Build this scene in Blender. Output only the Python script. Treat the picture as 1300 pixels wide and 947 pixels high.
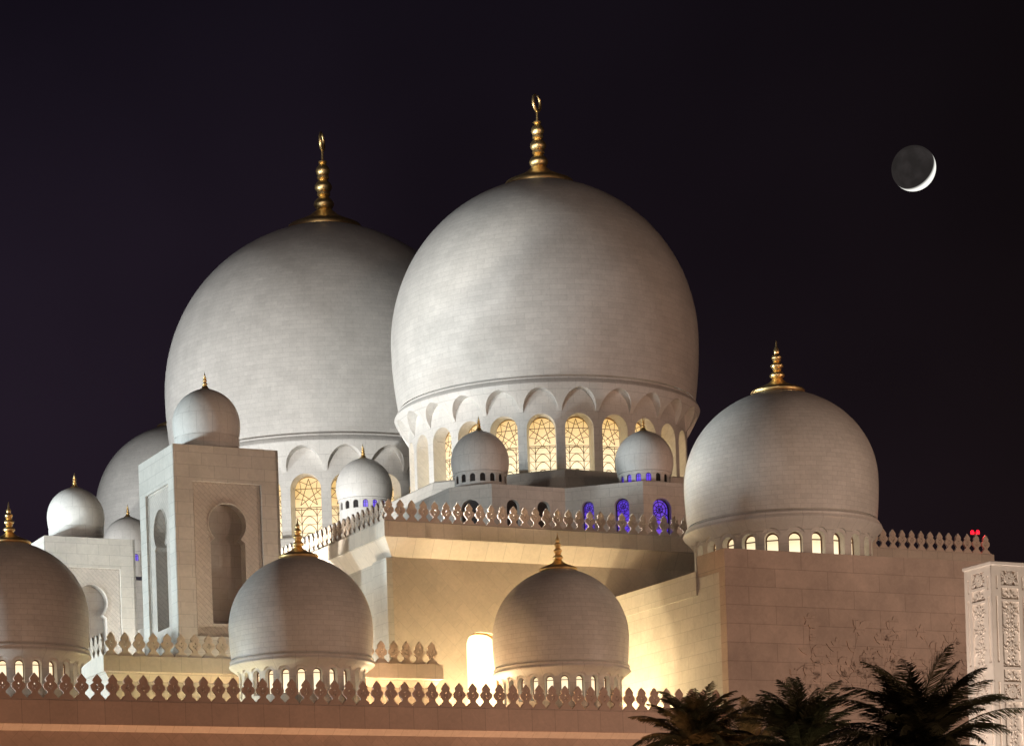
import bpy, bmesh, math, random
from mathutils import Vector, Matrix
from mathutils.geometry import tessellate_polygon
PI = math.pi
random.seed(4)
for o in list(bpy.data.objects): bpy.data.objects.remove(o)
S = bpy.context.scene
COL = S.collection

# ------------------------------------------------------------------ camera
F = 3165.0; ROLL = math.radians(1.9); KH = 762.0; CZ = 1.7; HT = 1235.0
cs, sn = math.cos(ROLL), math.sin(ROLL)
cam_d = bpy.data.cameras.new('camera'); cam = bpy.data.objects.new('camera', cam_d); COL.objects.link(cam)
cam_d.sensor_fit = 'HORIZONTAL'; cam_d.sensor_width = 36; cam_d.lens = 36*F/1300
cam_d.shift_x = -KH*sn/1300; cam_d.shift_y = KH*cs/1300
cam_d.clip_start = .5; cam_d.clip_end = 9000
cam.matrix_world = Matrix.Translation((0, 0, CZ)) @ Matrix.Rotation(PI/2, 4, 'X') @ Matrix.Rotation(-ROLL, 4, 'Z')
S.camera = cam

# ------------------------------------------------------------------ night sky
w = bpy.data.worlds.new('World'); S.world = w; w.use_nodes = True
nt = w.node_tree; N = nt.nodes; L = nt.links
bg = N['Background']; bg.inputs['Strength'].default_value = 1.0
tc = N.new('ShaderNodeTexCoord'); sep = N.new('ShaderNodeSeparateXYZ'); L.new(tc.outputs['Generated'], sep.inputs[0])
rz = N.new('ShaderNodeValToRGB')
mz = N.new('ShaderNodeMapRange'); mz.inputs[1].default_value = 0.0; mz.inputs[2].default_value = .42
L.new(sep.outputs['Z'], mz.inputs[0]); L.new(mz.outputs[0], rz.inputs[0])
e = rz.color_ramp.elements
e[0].position = 0; e[0].color = (.0175, .0110, .0155, 1); e[1].position = 1; e[1].color = (.0044, .0036, .0056, 1)
k = e.new(.5); k.color = (.0110, .0076, .0105, 1)
rx = N.new('ShaderNodeValToRGB')
mx = N.new('ShaderNodeMapRange'); mx.inputs[1].default_value = -.22; mx.inputs[2].default_value = .2
L.new(sep.outputs['X'], mx.inputs[0]); L.new(mx.outputs[0], rx.inputs[0])
e = rx.color_ramp.elements
e[0].position = 0; e[0].color = (1.32, 1.25, 1.6, 1); e[1].position = 1; e[1].color = (.66, .60, .52, 1)
nz = N.new('ShaderNodeTexNoise'); nz.inputs['Scale'].default_value = 5; nz.inputs['Detail'].default_value = 3
L.new(tc.outputs['Generated'], nz.inputs['Vector'])
mn = N.new('ShaderNodeMapRange'); mn.inputs[1].default_value = .3; mn.inputs[2].default_value = .7; mn.inputs[3].default_value = .75; mn.inputs[4].default_value = 1.25
L.new(nz.outputs['Fac'], mn.inputs[0])
m1 = N.new('ShaderNodeMix'); m1.data_type = 'RGBA'; m1.blend_type = 'MULTIPLY'; m1.inputs[0].default_value = 1
L.new(rz.outputs[0], m1.inputs[6]); L.new(rx.outputs[0], m1.inputs[7])
m2 = N.new('ShaderNodeVectorMath'); m2.operation = 'SCALE'
L.new(m1.outputs[2], m2.inputs[0]); L.new(mn.outputs[0], m2.inputs['Scale']); L.new(m2.outputs[0], bg.inputs['Color'])
S.view_settings.view_transform = 'Standard'; S.view_settings.look = 'None'
S.view_settings.exposure = 0; S.view_settings.gamma = 1; S.view_settings.use_curve_mapping = False
S.render.engine = 'CYCLES'

# building axes: U runs to the right and away, V runs to the left and away
U = Vector((.8936, .4489, 0)); V = Vector((-.4489, .8936, 0))
def bp(u, v, z=0): return Vector((u*U.x+v*V.x, u*U.y+v*V.y, z))

# ------------------------------------------------------------------ floodlights and added fill lamps
def lamp(kind, name, loc, power, color, size=2.0, target=None, angle=None, blend=.5):
    d = bpy.data.lights.new(name, kind); d.energy = power; d.color = color
    if kind == 'AREA': d.shape = 'DISK'; d.size = size
    elif kind in ('POINT', 'SPOT'): d.shadow_soft_size = size
    if kind == 'SPOT': d.spot_size = math.radians(angle or 90); d.spot_blend = blend
    o = bpy.data.objects.new(name, d); COL.objects.link(o); o.location = loc
    if target is not None:
        o.rotation_euler = (Vector(target)-Vector(loc)).to_track_quat('-Z', 'Y').to_euler()
    return o
COOL = (.80, .93, 1.0); WARM = (1.0, .70, .38); SODIUM = (1.0, .50, .25); DUSKY = (1.0, .70, .52)
LIGHTS = [
 ('SPOT', 'floodlight_cool', bp(-30, 190, 14), 8.321e+04, (.93,.98,1), 2.5, bp(95, 195, 50), 70),
 ('SPOT', 'floodlight_cool', bp(-12, 128, 9), 9.718e+04, (.80,.95,1), 2.0, bp(60, 135, 27), 80),
 ('SPOT', 'front_fill', (-80, -10, 32), 5.225e+04, (1,.82,.66), 5.0, bp(78, 185, 50), 70),  # added fill from the front for the domes, no known fixture
 ('SPOT', 'street_and_fill_light', (70, -50, 34), 7.312e+04, (1,.62,.42), 6.0, bp(78, 150, 24), 80),  # added high fill standing in for city glow, not a street lamp
 ('SPOT', 'street_and_fill_light', (5, 70, 3), 2975, (1,.42,.20), 3.0, bp(45, 111, 9), 110),
 ('SPOT', 'street_and_fill_light', (-28, 60, 3), 1.03e+04, (1,.42,.20), 3.0, bp(36, 120, 16), 100),
 ('SPOT', 'roof_floodlight', bp(40, 185, 22), 8.955e+04, (1,.96,.90), 1.0, bp(95, 232, 62), 110),
 ('SPOT', 'roof_floodlight', bp(110, 140, 20), 7560, (1,.55,.38), 1.0, bp(95, 185, 52), 110),
 ('SPOT', 'roof_floodlight', bp(56, 129, 27), 9520, (1,.98,.92), 1.0, bp(76, 117, 27), 100),
 ('SPOT', 'floodlight_tower', bp(0, 148, 7), 1.071e+05, (.94,.98,1), 1.0, bp(46, 160, 24), 50),
 ('POINT', 'court_lamp', bp(64.6, 120.5, 13.2), 3166, (1,.77,.43), .35, None, None),
 ('POINT', 'court_lamp', bp(59.6, 123.3, 12.9), 4023, (1,.77,.43), .35, None, None),
 ('POINT', 'court_lamp', bp(51.5, 120.9, 13.0), 2916, (1,.60,.30), .35, None, None),
 ('POINT', 'court_lamp', bp(41.5, 118.5, 13.2), 600, (1,.85,.42), .35, None, None),
 ('SPOT', 'pylon_light', (10.5, 78, 1.2), 1.895e+04, (1,.88,.76), .3, (17.5, 90, 12), 60),
 ('SPOT', 'floodlight_cool', bp(-12, 150, 8), 1.224e+05, (.80,.95,1), 2.0, bp(60, 133, 26), 80),
 ('SPOT', 'court_floodlight', bp(39, 143, 12), 1.43e+05, (1,.95,.85), .5, bp(55, 143, 20), 80),
 ('SPOT', 'floodlight_cool', bp(0, 240, 15), 2.38e+05, (.93,.98,1), 2.5, bp(95, 235, 60), 60),
 ('SPOT', 'street_and_fill_light', (100, 85, 6), 1.182e+05, (1,.66,.48), 3, bp(95, 175, 50), 80),
 ('POINT', 'court_lamp', bp(51.2, 127, 12.9), 4800, (1,.90,.72), .2, None, None),
 ('SPOT', 'dome_top_fill', (-80, -10, 32), 2.55e+05, (1,.88,.78), 5.0, bp(76, 205, 66), 27),  # added narrow fill that lifts the upper great domes
 ('POINT', 'court_lamp', bp(56.8, 123.4, 12.9), 2772, (1,.77,.43), .2, None, None),
 ('SPOT', 'pier_fill_spot', bp(56.2, 122.9, 19.2), 5000, (1,.95,.92), .3, bp(67.9, 112.3, 20), 36),  # added fill to brighten the pier, no known fixture on the terrace
 ('SPOT', 'palm_fill', (8, 40, 1), 6240, (1,.90,.62), .5, (21.5, 68, 9.5), 34),  # this and the next are added fill for the palm crowns
 ('SPOT', 'palm_fill', (24, 58, .5), 1680, (1,.90,.62), .3, (18, 70, 9.5), 70),
]
for kd, nm, loc, pw, c, sz, tg, an in LIGHTS:
    lamp(kd, nm, loc, pw, c, sz, tg, an, 1.0 if nm == 'dome_top_fill' else .5)

wash = lamp('AREA', 'wall_washer', bp(46, 110.2, .6), 2500, (1, .45, .21), 1, bp(46, 111.2, 14))
wash.data.shape = 'RECTANGLE'; wash.data.size = 48; wash.data.size_y = .25
wash.matrix_world = Matrix.Translation(bp(46, 110.2, .6)) @ Matrix((( U.x, V.x, 0, 0), (U.y, V.y, 0, 0), (0, 0, 1, 0), (0, 0, 0, 1))) @ Matrix.Rotation(PI-.05, 4, 'X')
# ------------------------------------------------------------------ helpers
def pt(x, y, D):
    dx, dy = x-650, y-473.5
    return Vector(((dx*cs-dy*sn)*D/F, D, CZ+(-dx*sn-dy*cs+KH)*D/F))
def on_v(x, y, v):                      # point on the vertical plane P.V = v
    k = ((x-650)*cs-(y-473.5)*sn)/F
    return pt(x, y, v/(k*V.x+V.y))
def on_u(x, y, u):
    k = ((x-650)*cs-(y-473.5)*sn)/F
    return pt(x, y, u/(k*U.x+U.y))
def uv(p): return p.x*U.x+p.y*U.y, p.x*V.x+p.y*V.y

def auto_uv(bm):
    lay = bm.loops.layers.uv.verify()
    for f in bm.faces:
        n = f.normal
        if abs(n.z) > .9: a, b = Vector((U.x, U.y, 0)), Vector((V.x, V.y, 0))
        else:
            a = Vector((-n.y, n.x, 0))
            a = a.normalized() if a.length > 1e-6 else Vector((1, 0, 0))
            b = Vector((0, 0, 1))
        for lp in f.loops: lp[lay].uv = (lp.vert.co.dot(a), lp.vert.co.dot(b))

def obj(name, bm, mat, parent=None, smooth=None, keep_uv=False, doubles=False, normals=True):
    if doubles: bmesh.ops.remove_doubles(bm, verts=bm.verts, dist=1e-4)
    if normals: bmesh.ops.recalc_face_normals(bm, faces=bm.faces)
    bm.normal_update()
    if not keep_uv: auto_uv(bm)
    me = bpy.data.meshes.new(name); bm.to_mesh(me); bm.free()
    if smooth is not None:
        for p in me.polygons: p.use_smooth = True
        me.set_sharp_from_angle(angle=math.radians(smooth))
    me.materials.append(mat)
    o = bpy.data.objects.new(name, me); COL.objects.link(o)
    if parent: o.parent = parent
    return o
def thing(name, label, cat, group=None, loc=(0, 0, 0)):
    o = bpy.data.objects.new(name, None); COL.objects.link(o); o.location = loc
    o.empty_display_size = .5
    tag(o, label, cat, group); return o
def tag(o, label, cat, group=None, kind=None):
    if label: o['label'] = label
    if cat: o['category'] = cat
    if group: o['group'] = group
    if kind: o['kind'] = kind
    return o
def copy_tree(o, parent=None):
    c = o.copy(); COL.objects.link(c)
    if parent: c.parent = parent
    for ch in o.children: copy_tree(ch, c)
    return c

def quad(bm, *ps):
    vs = [bm.verts.new(p) for p in ps]
    return bm.faces.new(vs)
def box(bm, o, a, b, c):                # corner o and three edge vectors
    o, a, b, c = map(Vector, (o, a, b, c))
    p = [bm.verts.new(o+a*i+b*j+c*k) for k in (0, 1) for j in (0, 1) for i in (0, 1)]
    for f in ((0, 1, 3, 2), (4, 5, 7, 6), (0, 1, 5, 4), (2, 3, 7, 6), (0, 2, 6, 4), (1, 3, 7, 5)):
        bm.faces.new([p[i] for i in f])
def uvbox(bm, u0, u1, v0, v1, z0, z1):
    box(bm, bp(u0, v0, z0), U*(u1-u0), V*(v1-v0), (0, 0, z1-z0))
def lathe(bm, prof, n=96, c=(0, 0, 0), uvr=None):
    """profile of (r, z) from bottom to top, with uv in metres"""
    lay = bm.loops.layers.uv.verify(); c = Vector(c)
    R = uvr or max(p[0] for p in prof)
    arc = [0]
    for a, b in zip(prof, prof[1:]): arc.append(arc[-1]+math.hypot(b[0]-a[0], b[1]-a[1]))
    rings = []
    for r, z in prof:
        if r < 1e-5: rings.append([bm.verts.new(c+Vector((0, 0, z)))])
        else: rings.append([bm.verts.new(c+Vector((r*math.cos(2*PI*i/n), r*math.sin(2*PI*i/n), z))) for i in range(n)])
    for k in range(len(prof)-1):
        A, B = rings[k], rings[k+1]
        for i in range(n):
            j = (i+1) % n
            u0, u1 = 2*PI*i/n*R, 2*PI*(i+1)/n*R
            if len(A) == 1 and len(B) == 1: continue
            if len(A) == 1: vs, q = [A[0], B[j], B[i]], [(u0, arc[k]), (u1, arc[k+1]), (u0, arc[k+1])]
            elif len(B) == 1: vs, q = [A[i], A[j], B[0]], [(u0, arc[k]), (u1, arc[k]), (u0, arc[k+1])]
            else: vs, q = [A[i], A[j], B[j], B[i]], [(u0, arc[k]), (u1, arc[k]), (u1, arc[k+1]), (u0, arc[k+1])]
            f = bm.faces.new(vs)
            for lp, t in zip(f.loops, q): lp[lay].uv = t
def loft(bm, poly, prof, cap=True):
    """plan polygon (world XY, counter-clockwise) swept through (outward offset, z), mitred corners"""
    n = len(poly); rings = []
    for off, z in prof:
        ring = []
        for i in range(n):
            p, a, b = poly[i], poly[i-1], poly[(i+1) % n]
            d1 = (p-a).to_2d().normalized(); d2 = (b-p).to_2d().normalized()
            n1 = Vector((d1.y, -d1.x)); n2 = Vector((d2.y, -d2.x))
            m = (n1+n2); m = m/max(.25, m.dot(n1))
            ring.append(bm.verts.new((p.x+m.x*off, p.y+m.y*off, z)))
        rings.append(ring)
    for A, B in zip(rings, rings[1:]):
        for i in range(n):
            j = (i+1) % n
            bm.faces.new([A[i], A[j], B[j], B[i]])
    if cap: bm.faces.new(rings[-1])
def plate(bm, outer, holes, M, depth, back=True, flip=False):
    """flat plate with holes: 2D loops placed by matrix M (x, y in plane, z = out of the plane)"""
    loops = [outer]+holes
    tri = tessellate_polygon([[Vector((x, y, 0)) for x, y in lp] for lp in loops])
    flat = [p for lp in loops for p in lp]
    fr = [bm.verts.new(M @ Vector((x, y, 0))) for x, y in flat]
    bk = [bm.verts.new(M @ Vector((x, y, -depth))) for x, y in flat]
    for t in tri:
        try:
            bm.faces.new([fr[i] for i in t])
            if back: bm.faces.new([bk[i] for i in reversed(t)])
        except ValueError: pass
    s = 0
    for lp in loops:
        m = len(lp)
        for i in range(m):
            a, b = s+i, s+(i+1) % m
            bm.faces.new([fr[a], fr[b], bk[b], bk[a]])
        s += m
def tube(bm, pts, r, n=6, r2=None):
    rings = []
    for i, p in enumerate(pts):
        p = Vector(p)
        d = (Vector(pts[min(i+1, len(pts)-1)])-Vector(pts[max(i-1, 0)])).normalized()
        a = d.cross(Vector((.31, .17, .93))).normalized(); b = d.cross(a)
        rr = r if r2 is None else r+(r2-r)*i/(len(pts)-1)
        rings.append([bm.verts.new(p+a*rr*math.cos(2*PI*k/n)+b*rr*math.sin(2*PI*k/n)) for k in range(n)])
    for A, B in zip(rings, rings[1:]):
        for k in range(n): bm.faces.new([A[k], A[(k+1) % n], B[(k+1) % n], B[k]])
    bm.faces.new(rings[0]); bm.faces.new(rings[-1])
def strip(bm, pts, wd, M, th=.02):
    """a flat ribbon of given width along a 2D path, standing th out of its plane"""
    n = len(pts); L_, R_ = [], []
    for i, (x, y) in enumerate(pts):
        x0, y0 = pts[max(i-1, 0)]; x1, y1 = pts[min(i+1, n-1)]
        d = Vector((x1-x0, y1-y0)); d = d.normalized() if d.length else Vector((1, 0))
        L_.append((x-d.y*wd/2, y+d.x*wd/2)); R_.append((x+d.y*wd/2, y-d.x*wd/2))
    T = [[bm.verts.new(M @ Vector((p[0], p[1], z))) for p in q] for q in (L_, R_) for z in (th, 0)]
    lt, lb, rt, rb = T
    for i in range(n-1):
        bm.faces.new([lt[i], lt[i+1], rt[i+1], rt[i]])
        bm.faces.new([lt[i], lb[i], lb[i+1], lt[i+1]])
        bm.faces.new([rt[i], rt[i+1], rb[i+1], rb[i]])

# ------------------------------------------------------------------ materials
def new_mat(name):
    m = bpy.data.materials.new(name); m.use_nodes = True
    return m, m.node_tree.nodes, m.node_tree.links, m.node_tree.nodes['Principled BSDF']
def stone(name, col, bw=1.1, bh=.5, rot=0, var=.10, mortar=.62, ms=.012, rough=.42, bump=.3, stain=.18, off=.5):
    m, n, l, b = new_mat(name)
    t = n.new('ShaderNodeUVMap') if False else n.new('ShaderNodeTexCoord')
    mp = n.new('ShaderNodeMapping'); mp.inputs['Rotation'].default_value = (0, 0, rot)
    l.new(t.outputs['UV'], mp.inputs['Vector'])
    br = n.new('ShaderNodeTexBrick'); br.inputs['Scale'].default_value = 1
    br.inputs['Brick Width'].default_value = bw; br.inputs['Row Height'].default_value = bh
    br.inputs['Mortar Size'].default_value = ms; br.inputs['Mortar Smooth'].default_value = .3
    br.inputs['Bias'].default_value = 0; br.offset = off
    c = Vector(col)
    br.inputs['Color1'].default_value = (*(c*(1-var)), 1); br.inputs['Color2'].default_value = (*c, 1)
    br.inputs['Mortar'].default_value = (*(c*mortar), 1)
    l.new(mp.outputs[0], br.inputs['Vector'])
    no = n.new('ShaderNodeTexNoise'); no.inputs['Scale'].default_value = .35; no.inputs['Detail'].default_value = 6
    no.inputs['Roughness'].default_value = .62
    l.new(t.outputs['Object'], no.inputs['Vector'])
    mr = n.new('ShaderNodeMapRange'); mr.inputs[1].default_value = .35; mr.inputs[2].default_value = .7
    mr.inputs[3].default_value = 1-stain; mr.inputs[4].default_value = 1.0
    l.new(no.outputs['Fac'], mr.inputs[0])
    # per-block veining
    n2 = n.new('ShaderNodeTexNoise'); n2.inputs['Scale'].default_value = 3.0; n2.inputs['Detail'].default_value = 8
    n2.inputs['Distortion'].default_value = 1.5
    l.new(t.outputs['Object'], n2.inputs['Vector'])
    mr2 = n.new('ShaderNodeMapRange'); mr2.inputs[1].default_value = .3; mr2.inputs[2].default_value = .7
    mr2.inputs[3].default_value = .92; mr2.inputs[4].default_value = 1.04
    l.new(n2.outputs['Fac'], mr2.inputs[0])
    mu = n.new('ShaderNodeMath'); mu.operation = 'MULTIPLY'; l.new(mr.outputs[0], mu.inputs[0]); l.new(mr2.outputs[0], mu.inputs[1])
    sc = n.new('ShaderNodeVectorMath'); sc.operation = 'SCALE'
    l.new(br.outputs['Color'], sc.inputs[0]); l.new(mu.outputs[0], sc.inputs['Scale'])
    l.new(sc.outputs[0], b.inputs['Base Color'])
    b.inputs['Roughness'].default_value = rough
    b.inputs['Specular IOR Level'].default_value = .3
    iv = n.new('ShaderNodeMath'); iv.operation = 'SUBTRACT'; iv.inputs[0].default_value = 1; l.new(br.outputs['Fac'], iv.inputs[1])
    ad = n.new('ShaderNodeMath'); ad.operation = 'MULTIPLY_ADD'; l.new(n2.outputs['Fac'], ad.inputs[0]); ad.inputs[1].default_value = .15
    l.new(iv.outputs[0], ad.inputs[2])
    bu = n.new('ShaderNodeBump'); bu.inputs['Strength'].default_value = bump; bu.inputs['Distance'].default_value = .02
    l.new(ad.outputs[0], bu.inputs['Height']); l.new(bu.outputs[0], b.inputs['Normal'])
    return m
def plain(name, col, rough=.5, metal=0, noise=.1, nscale=3):
    m, n, l, b = new_mat(name)
    t = n.new('ShaderNodeTexCoord'); no = n.new('ShaderNodeTexNoise'); no.inputs['Scale'].default_value = nscale
    no.inputs['Detail'].default_value = 5
    l.new(t.outputs['Object'], no.inputs['Vector'])
    mr = n.new('ShaderNodeMapRange'); mr.inputs[1].default_value = .3; mr.inputs[2].default_value = .7
    mr.inputs[3].default_value = 1-noise; mr.inputs[4].default_value = 1+noise
    l.new(no.outputs['Fac'], mr.inputs[0])
    sc = n.new('ShaderNodeVectorMath'); sc.operation = 'SCALE'; sc.inputs[0].default_value = col
    l.new(mr.outputs[0], sc.inputs['Scale']); l.new(sc.outputs[0], b.inputs['Base Color'])
    b.inputs['Roughness'].default_value = rough; b.inputs['Metallic'].default_value = metal
    return m
def glow(name, top, bottom, strength, h=1.0):
    """lit window: brighter near the lamps at its sill (uv.y in metres)"""
    m, n, l, b = new_mat(name)
    t = n.new('ShaderNodeTexCoord'); s = n.new('ShaderNodeSeparateXYZ'); l.new(t.outputs['Object'], s.inputs[0])
    mr = n.new('ShaderNodeMapRange'); mr.inputs[1].default_value = 0; mr.inputs[2].default_value = h
    l.new(s.outputs['Z'], mr.inputs[0])
    cr = n.new('ShaderNodeValToRGB'); cr.color_ramp.elements[0].color = (*bottom, 1); cr.color_ramp.elements[1].color = (*top, 1)
    l.new(mr.outputs[0], cr.inputs[0])
    no = n.new('ShaderNodeTexNoise'); no.inputs['Scale'].default_value = 1.2; l.new(t.outputs['Object'], no.inputs['Vector'])
    m3 = n.new('ShaderNodeMapRange'); m3.inputs[3].default_value = .8*strength; m3.inputs[4].default_value = 1.2*strength
    l.new(no.outputs['Fac'], m3.inputs[0])
    b.inputs['Base Color'].default_value = (.3, .28, .24, 1); b.inputs['Roughness'].default_value = .3
    l.new(cr.outputs[0], b.inputs['Emission Color']); l.new(m3.outputs[0], b.inputs['Emission Strength'])
    return m
MARBLE = (.74, .715, .675)
M_dome = stone('dome_marble', MARBLE, 1.35, .44, var=.08, mortar=.80, ms=.016, stain=.16)
M_dome_s = stone('small_dome_marble', MARBLE, .62, .25, var=.08, mortar=.74, ms=.010, stain=.16)
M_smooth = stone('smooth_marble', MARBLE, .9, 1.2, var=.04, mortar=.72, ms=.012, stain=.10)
M_drum = stone('drum_marble', MARBLE, 1.0, .62, var=.06, mortar=.74, ms=.012, stain=.12)
M_wall = stone('wall_stone', (.70, .66, .60), 1.45, .68, var=.09, mortar=.74, ms=.018, stain=.18)
M_block = stone('block_stone', (.62, .49, .41), 3.3, .98, var=.10, mortar=.70, ms=.022, stain=.30)
M_diag = stone('diagonal_tile', (.70, .60, .49), 1.3, .72, rot=PI/4, var=.06, mortar=.84, ms=.014, stain=.14)
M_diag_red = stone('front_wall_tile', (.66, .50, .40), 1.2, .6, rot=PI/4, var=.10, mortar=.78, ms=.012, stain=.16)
M_band = stone('band_stone', (.70, .62, .53), 1.1, 1.6, var=.07, mortar=.66, ms=.014, stain=.12)
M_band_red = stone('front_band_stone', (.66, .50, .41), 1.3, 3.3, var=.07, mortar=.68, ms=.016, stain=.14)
M_inlay = stone('inlay_stone', (.57, .45, .375), 1.1, .5, var=.1)
M_herring = stone('herringbone_stone', (.64, .58, .52), .6, .2, rot=PI/4, var=.10, mortar=.72, ms=.014, bump=.5)
M_merl = plain('merlon_stone', (.66, .56, .47), .6, 0, .10, 2.5)
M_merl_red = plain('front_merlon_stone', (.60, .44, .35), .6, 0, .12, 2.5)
M_carved = plain('carved_stone', (.66, .57, .50), .6, 0, .06, 2)
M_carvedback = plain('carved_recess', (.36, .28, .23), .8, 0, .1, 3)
M_gold = plain('gold_leaf', (.95, .70, .33), .42, 1, .14, 4)
M_frame = plain('gilded_frame', (.34, .20, .055), .45, .4, .1, 6)
M_grille = plain('bronze_grille', (.20, .125, .045), .5, .3, .1, 6)
M_brown = plain('bronze_window_frame', (.20, .10, .05), .5, .2, .1, 6)
M_dark = plain('dark_interior', (.035, .03, .03), .4, 0, .2, 2)
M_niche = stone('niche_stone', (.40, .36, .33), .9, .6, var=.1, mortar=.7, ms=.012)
M_roof = plain('roof_deck', (.34, .32, .30), .8, 0, .15, .5)
G_big = glow('lit_great_window', (.74, .46, .15), (1.15, .98, .66), 1.1, 4.6)
G_mid = glow('lit_drum_window', (.98, .78, .46), (1.3, 1.12, .82), 1.15, 1.2)
G_purple = glow('violet_window', (.065, .012, .55), (.085, .02, .78), 1.0, 3)
G_arch = glow('lit_doorway', (1.3, 1.0, .55), (1.6, 1.4, 1.0), 1.7, 16)

# ------------------------------------------------------------------ dome parts
def dome_profile(R, H, zr, rr, n=44):
    """from the ring (radius rr, height zr) out to R and up to a slightly pointed crown H above the ring"""
    hb = .42*R; pr = []
    for i in range(10):
        t = i/10
        pr.append((R-(R-rr)*(1-t)**2, zr+hb*t))
    Hu = H-hb
    for i in range(n+1):
        a = PI/2*i/n; z = math.sin(a); r = math.cos(a)
        z2 = z+.045*(1-r)**4
        pr.append((max(0, R*r*(1-.03*math.sin(2*a)**2*0)), zr+hb+Hu*z2/1.045))
    pr[-1] = (0, pr[-1][1]); return pr
def finial_mesh(kind, R, ring_rot=0):
    """gilded finial with its foot at z=0; R is the dome's radius"""
    bm = bmesh.new()
    def bulb(z, r, h): return [(r*.45, z-h*.5), (r*.80, z-h*.38), (r, z-h*.14), (r*.97, z+h*.02), (r*.78, z+h*.22), (r*.5, z+h*.42), (r*.44, z+h*.5)]
    def collar(z, r, h): return [(r*.6, z-h*.5), (r, z-h*.3), (r, z+h*.3), (r*.6, z+h*.5)]
    q = R
    if kind == 'great':
        pr = [(.01, -.075*q), (.225*q, -.085*q), (.232*q, -.065*q), (.222*q, -.045*q), (.15*q, -.012*q), (.09*q, .02*q), (.05*q, .055*q)]
        pr += bulb(.100*q, .062*q, .085*q)+collar(.156*q, .040*q, .022*q)+bulb(.205*q, .053*q, .080*q)+collar(.256*q, .036*q, .02*q)
        pr += bulb(.303*q, .043*q, .075*q)+collar(.350*q, .026*q, .012*q)+[(.008*q, .36*q), (.006*q, .43*q), (0, .43*q)]
        lathe(bm, pr, 40)
    else:
        dr = .27 if kind == 'mid' else .17
        pr = [(.01, -.06*q), (dr*q, -.065*q), (dr*1.04*q, -.045*q), (dr*.98*q, -.025*q), (.17*q if kind == 'mid' else .1*q, .01*q), (.09*q, .05*q), (.055*q, .09*q)]
        pr += bulb(.135*q, .078*q, .085*q)+collar(.188*q, .048*q, .02*q)+bulb(.232*q, .066*q, .075*q)+collar(.28*q, .042*q, .018*q)
        pr += bulb(.318*q, .052*q, .065*q)+[(.03*q, .36*q), (.028*q, .39*q), (.012*q, .42*q), (.005*q, .48*q), (0, .50*q)]
        lathe(bm, pr, 24)
    return bm
def crescent_mesh(R, rot):
    """open gilded ring on top of the finial, its two horns nearly meeting"""
    bm = bmesh.new(); q = R; rr = .050*q; zc = .43*q+rr
    n = 40; rings = []
    for i in range(n+1):
        a = PI/2+math.radians(12)+(2*PI-math.radians(24))*i/n
        th = .012*q*(.35+.65*math.sin(PI*i/n)**.6)
        c = Vector((rr*math.cos(a)*math.cos(rot), rr*math.cos(a)*math.sin(rot), zc+rr*math.sin(a)))
        rad = Vector((math.cos(a)*math.cos(rot), math.cos(a)*math.sin(rot), math.sin(a)))
        nor = Vector((-math.sin(rot), math.cos(rot), 0))
        rings.append([bm.verts.new(c+rad*th*math.cos(t)+nor*th*math.sin(t)) for t in [2*PI*k/8 for k in range(8)]])
    for A, B in zip(rings, rings[1:]):
        for k in range(8): bm.faces.new([A[k], A[(k+1) % 8], B[(k+1) % 8], B[k]])
    bm.faces.new(rings[0]); bm.faces.new(rings[-1]); return bm

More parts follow.
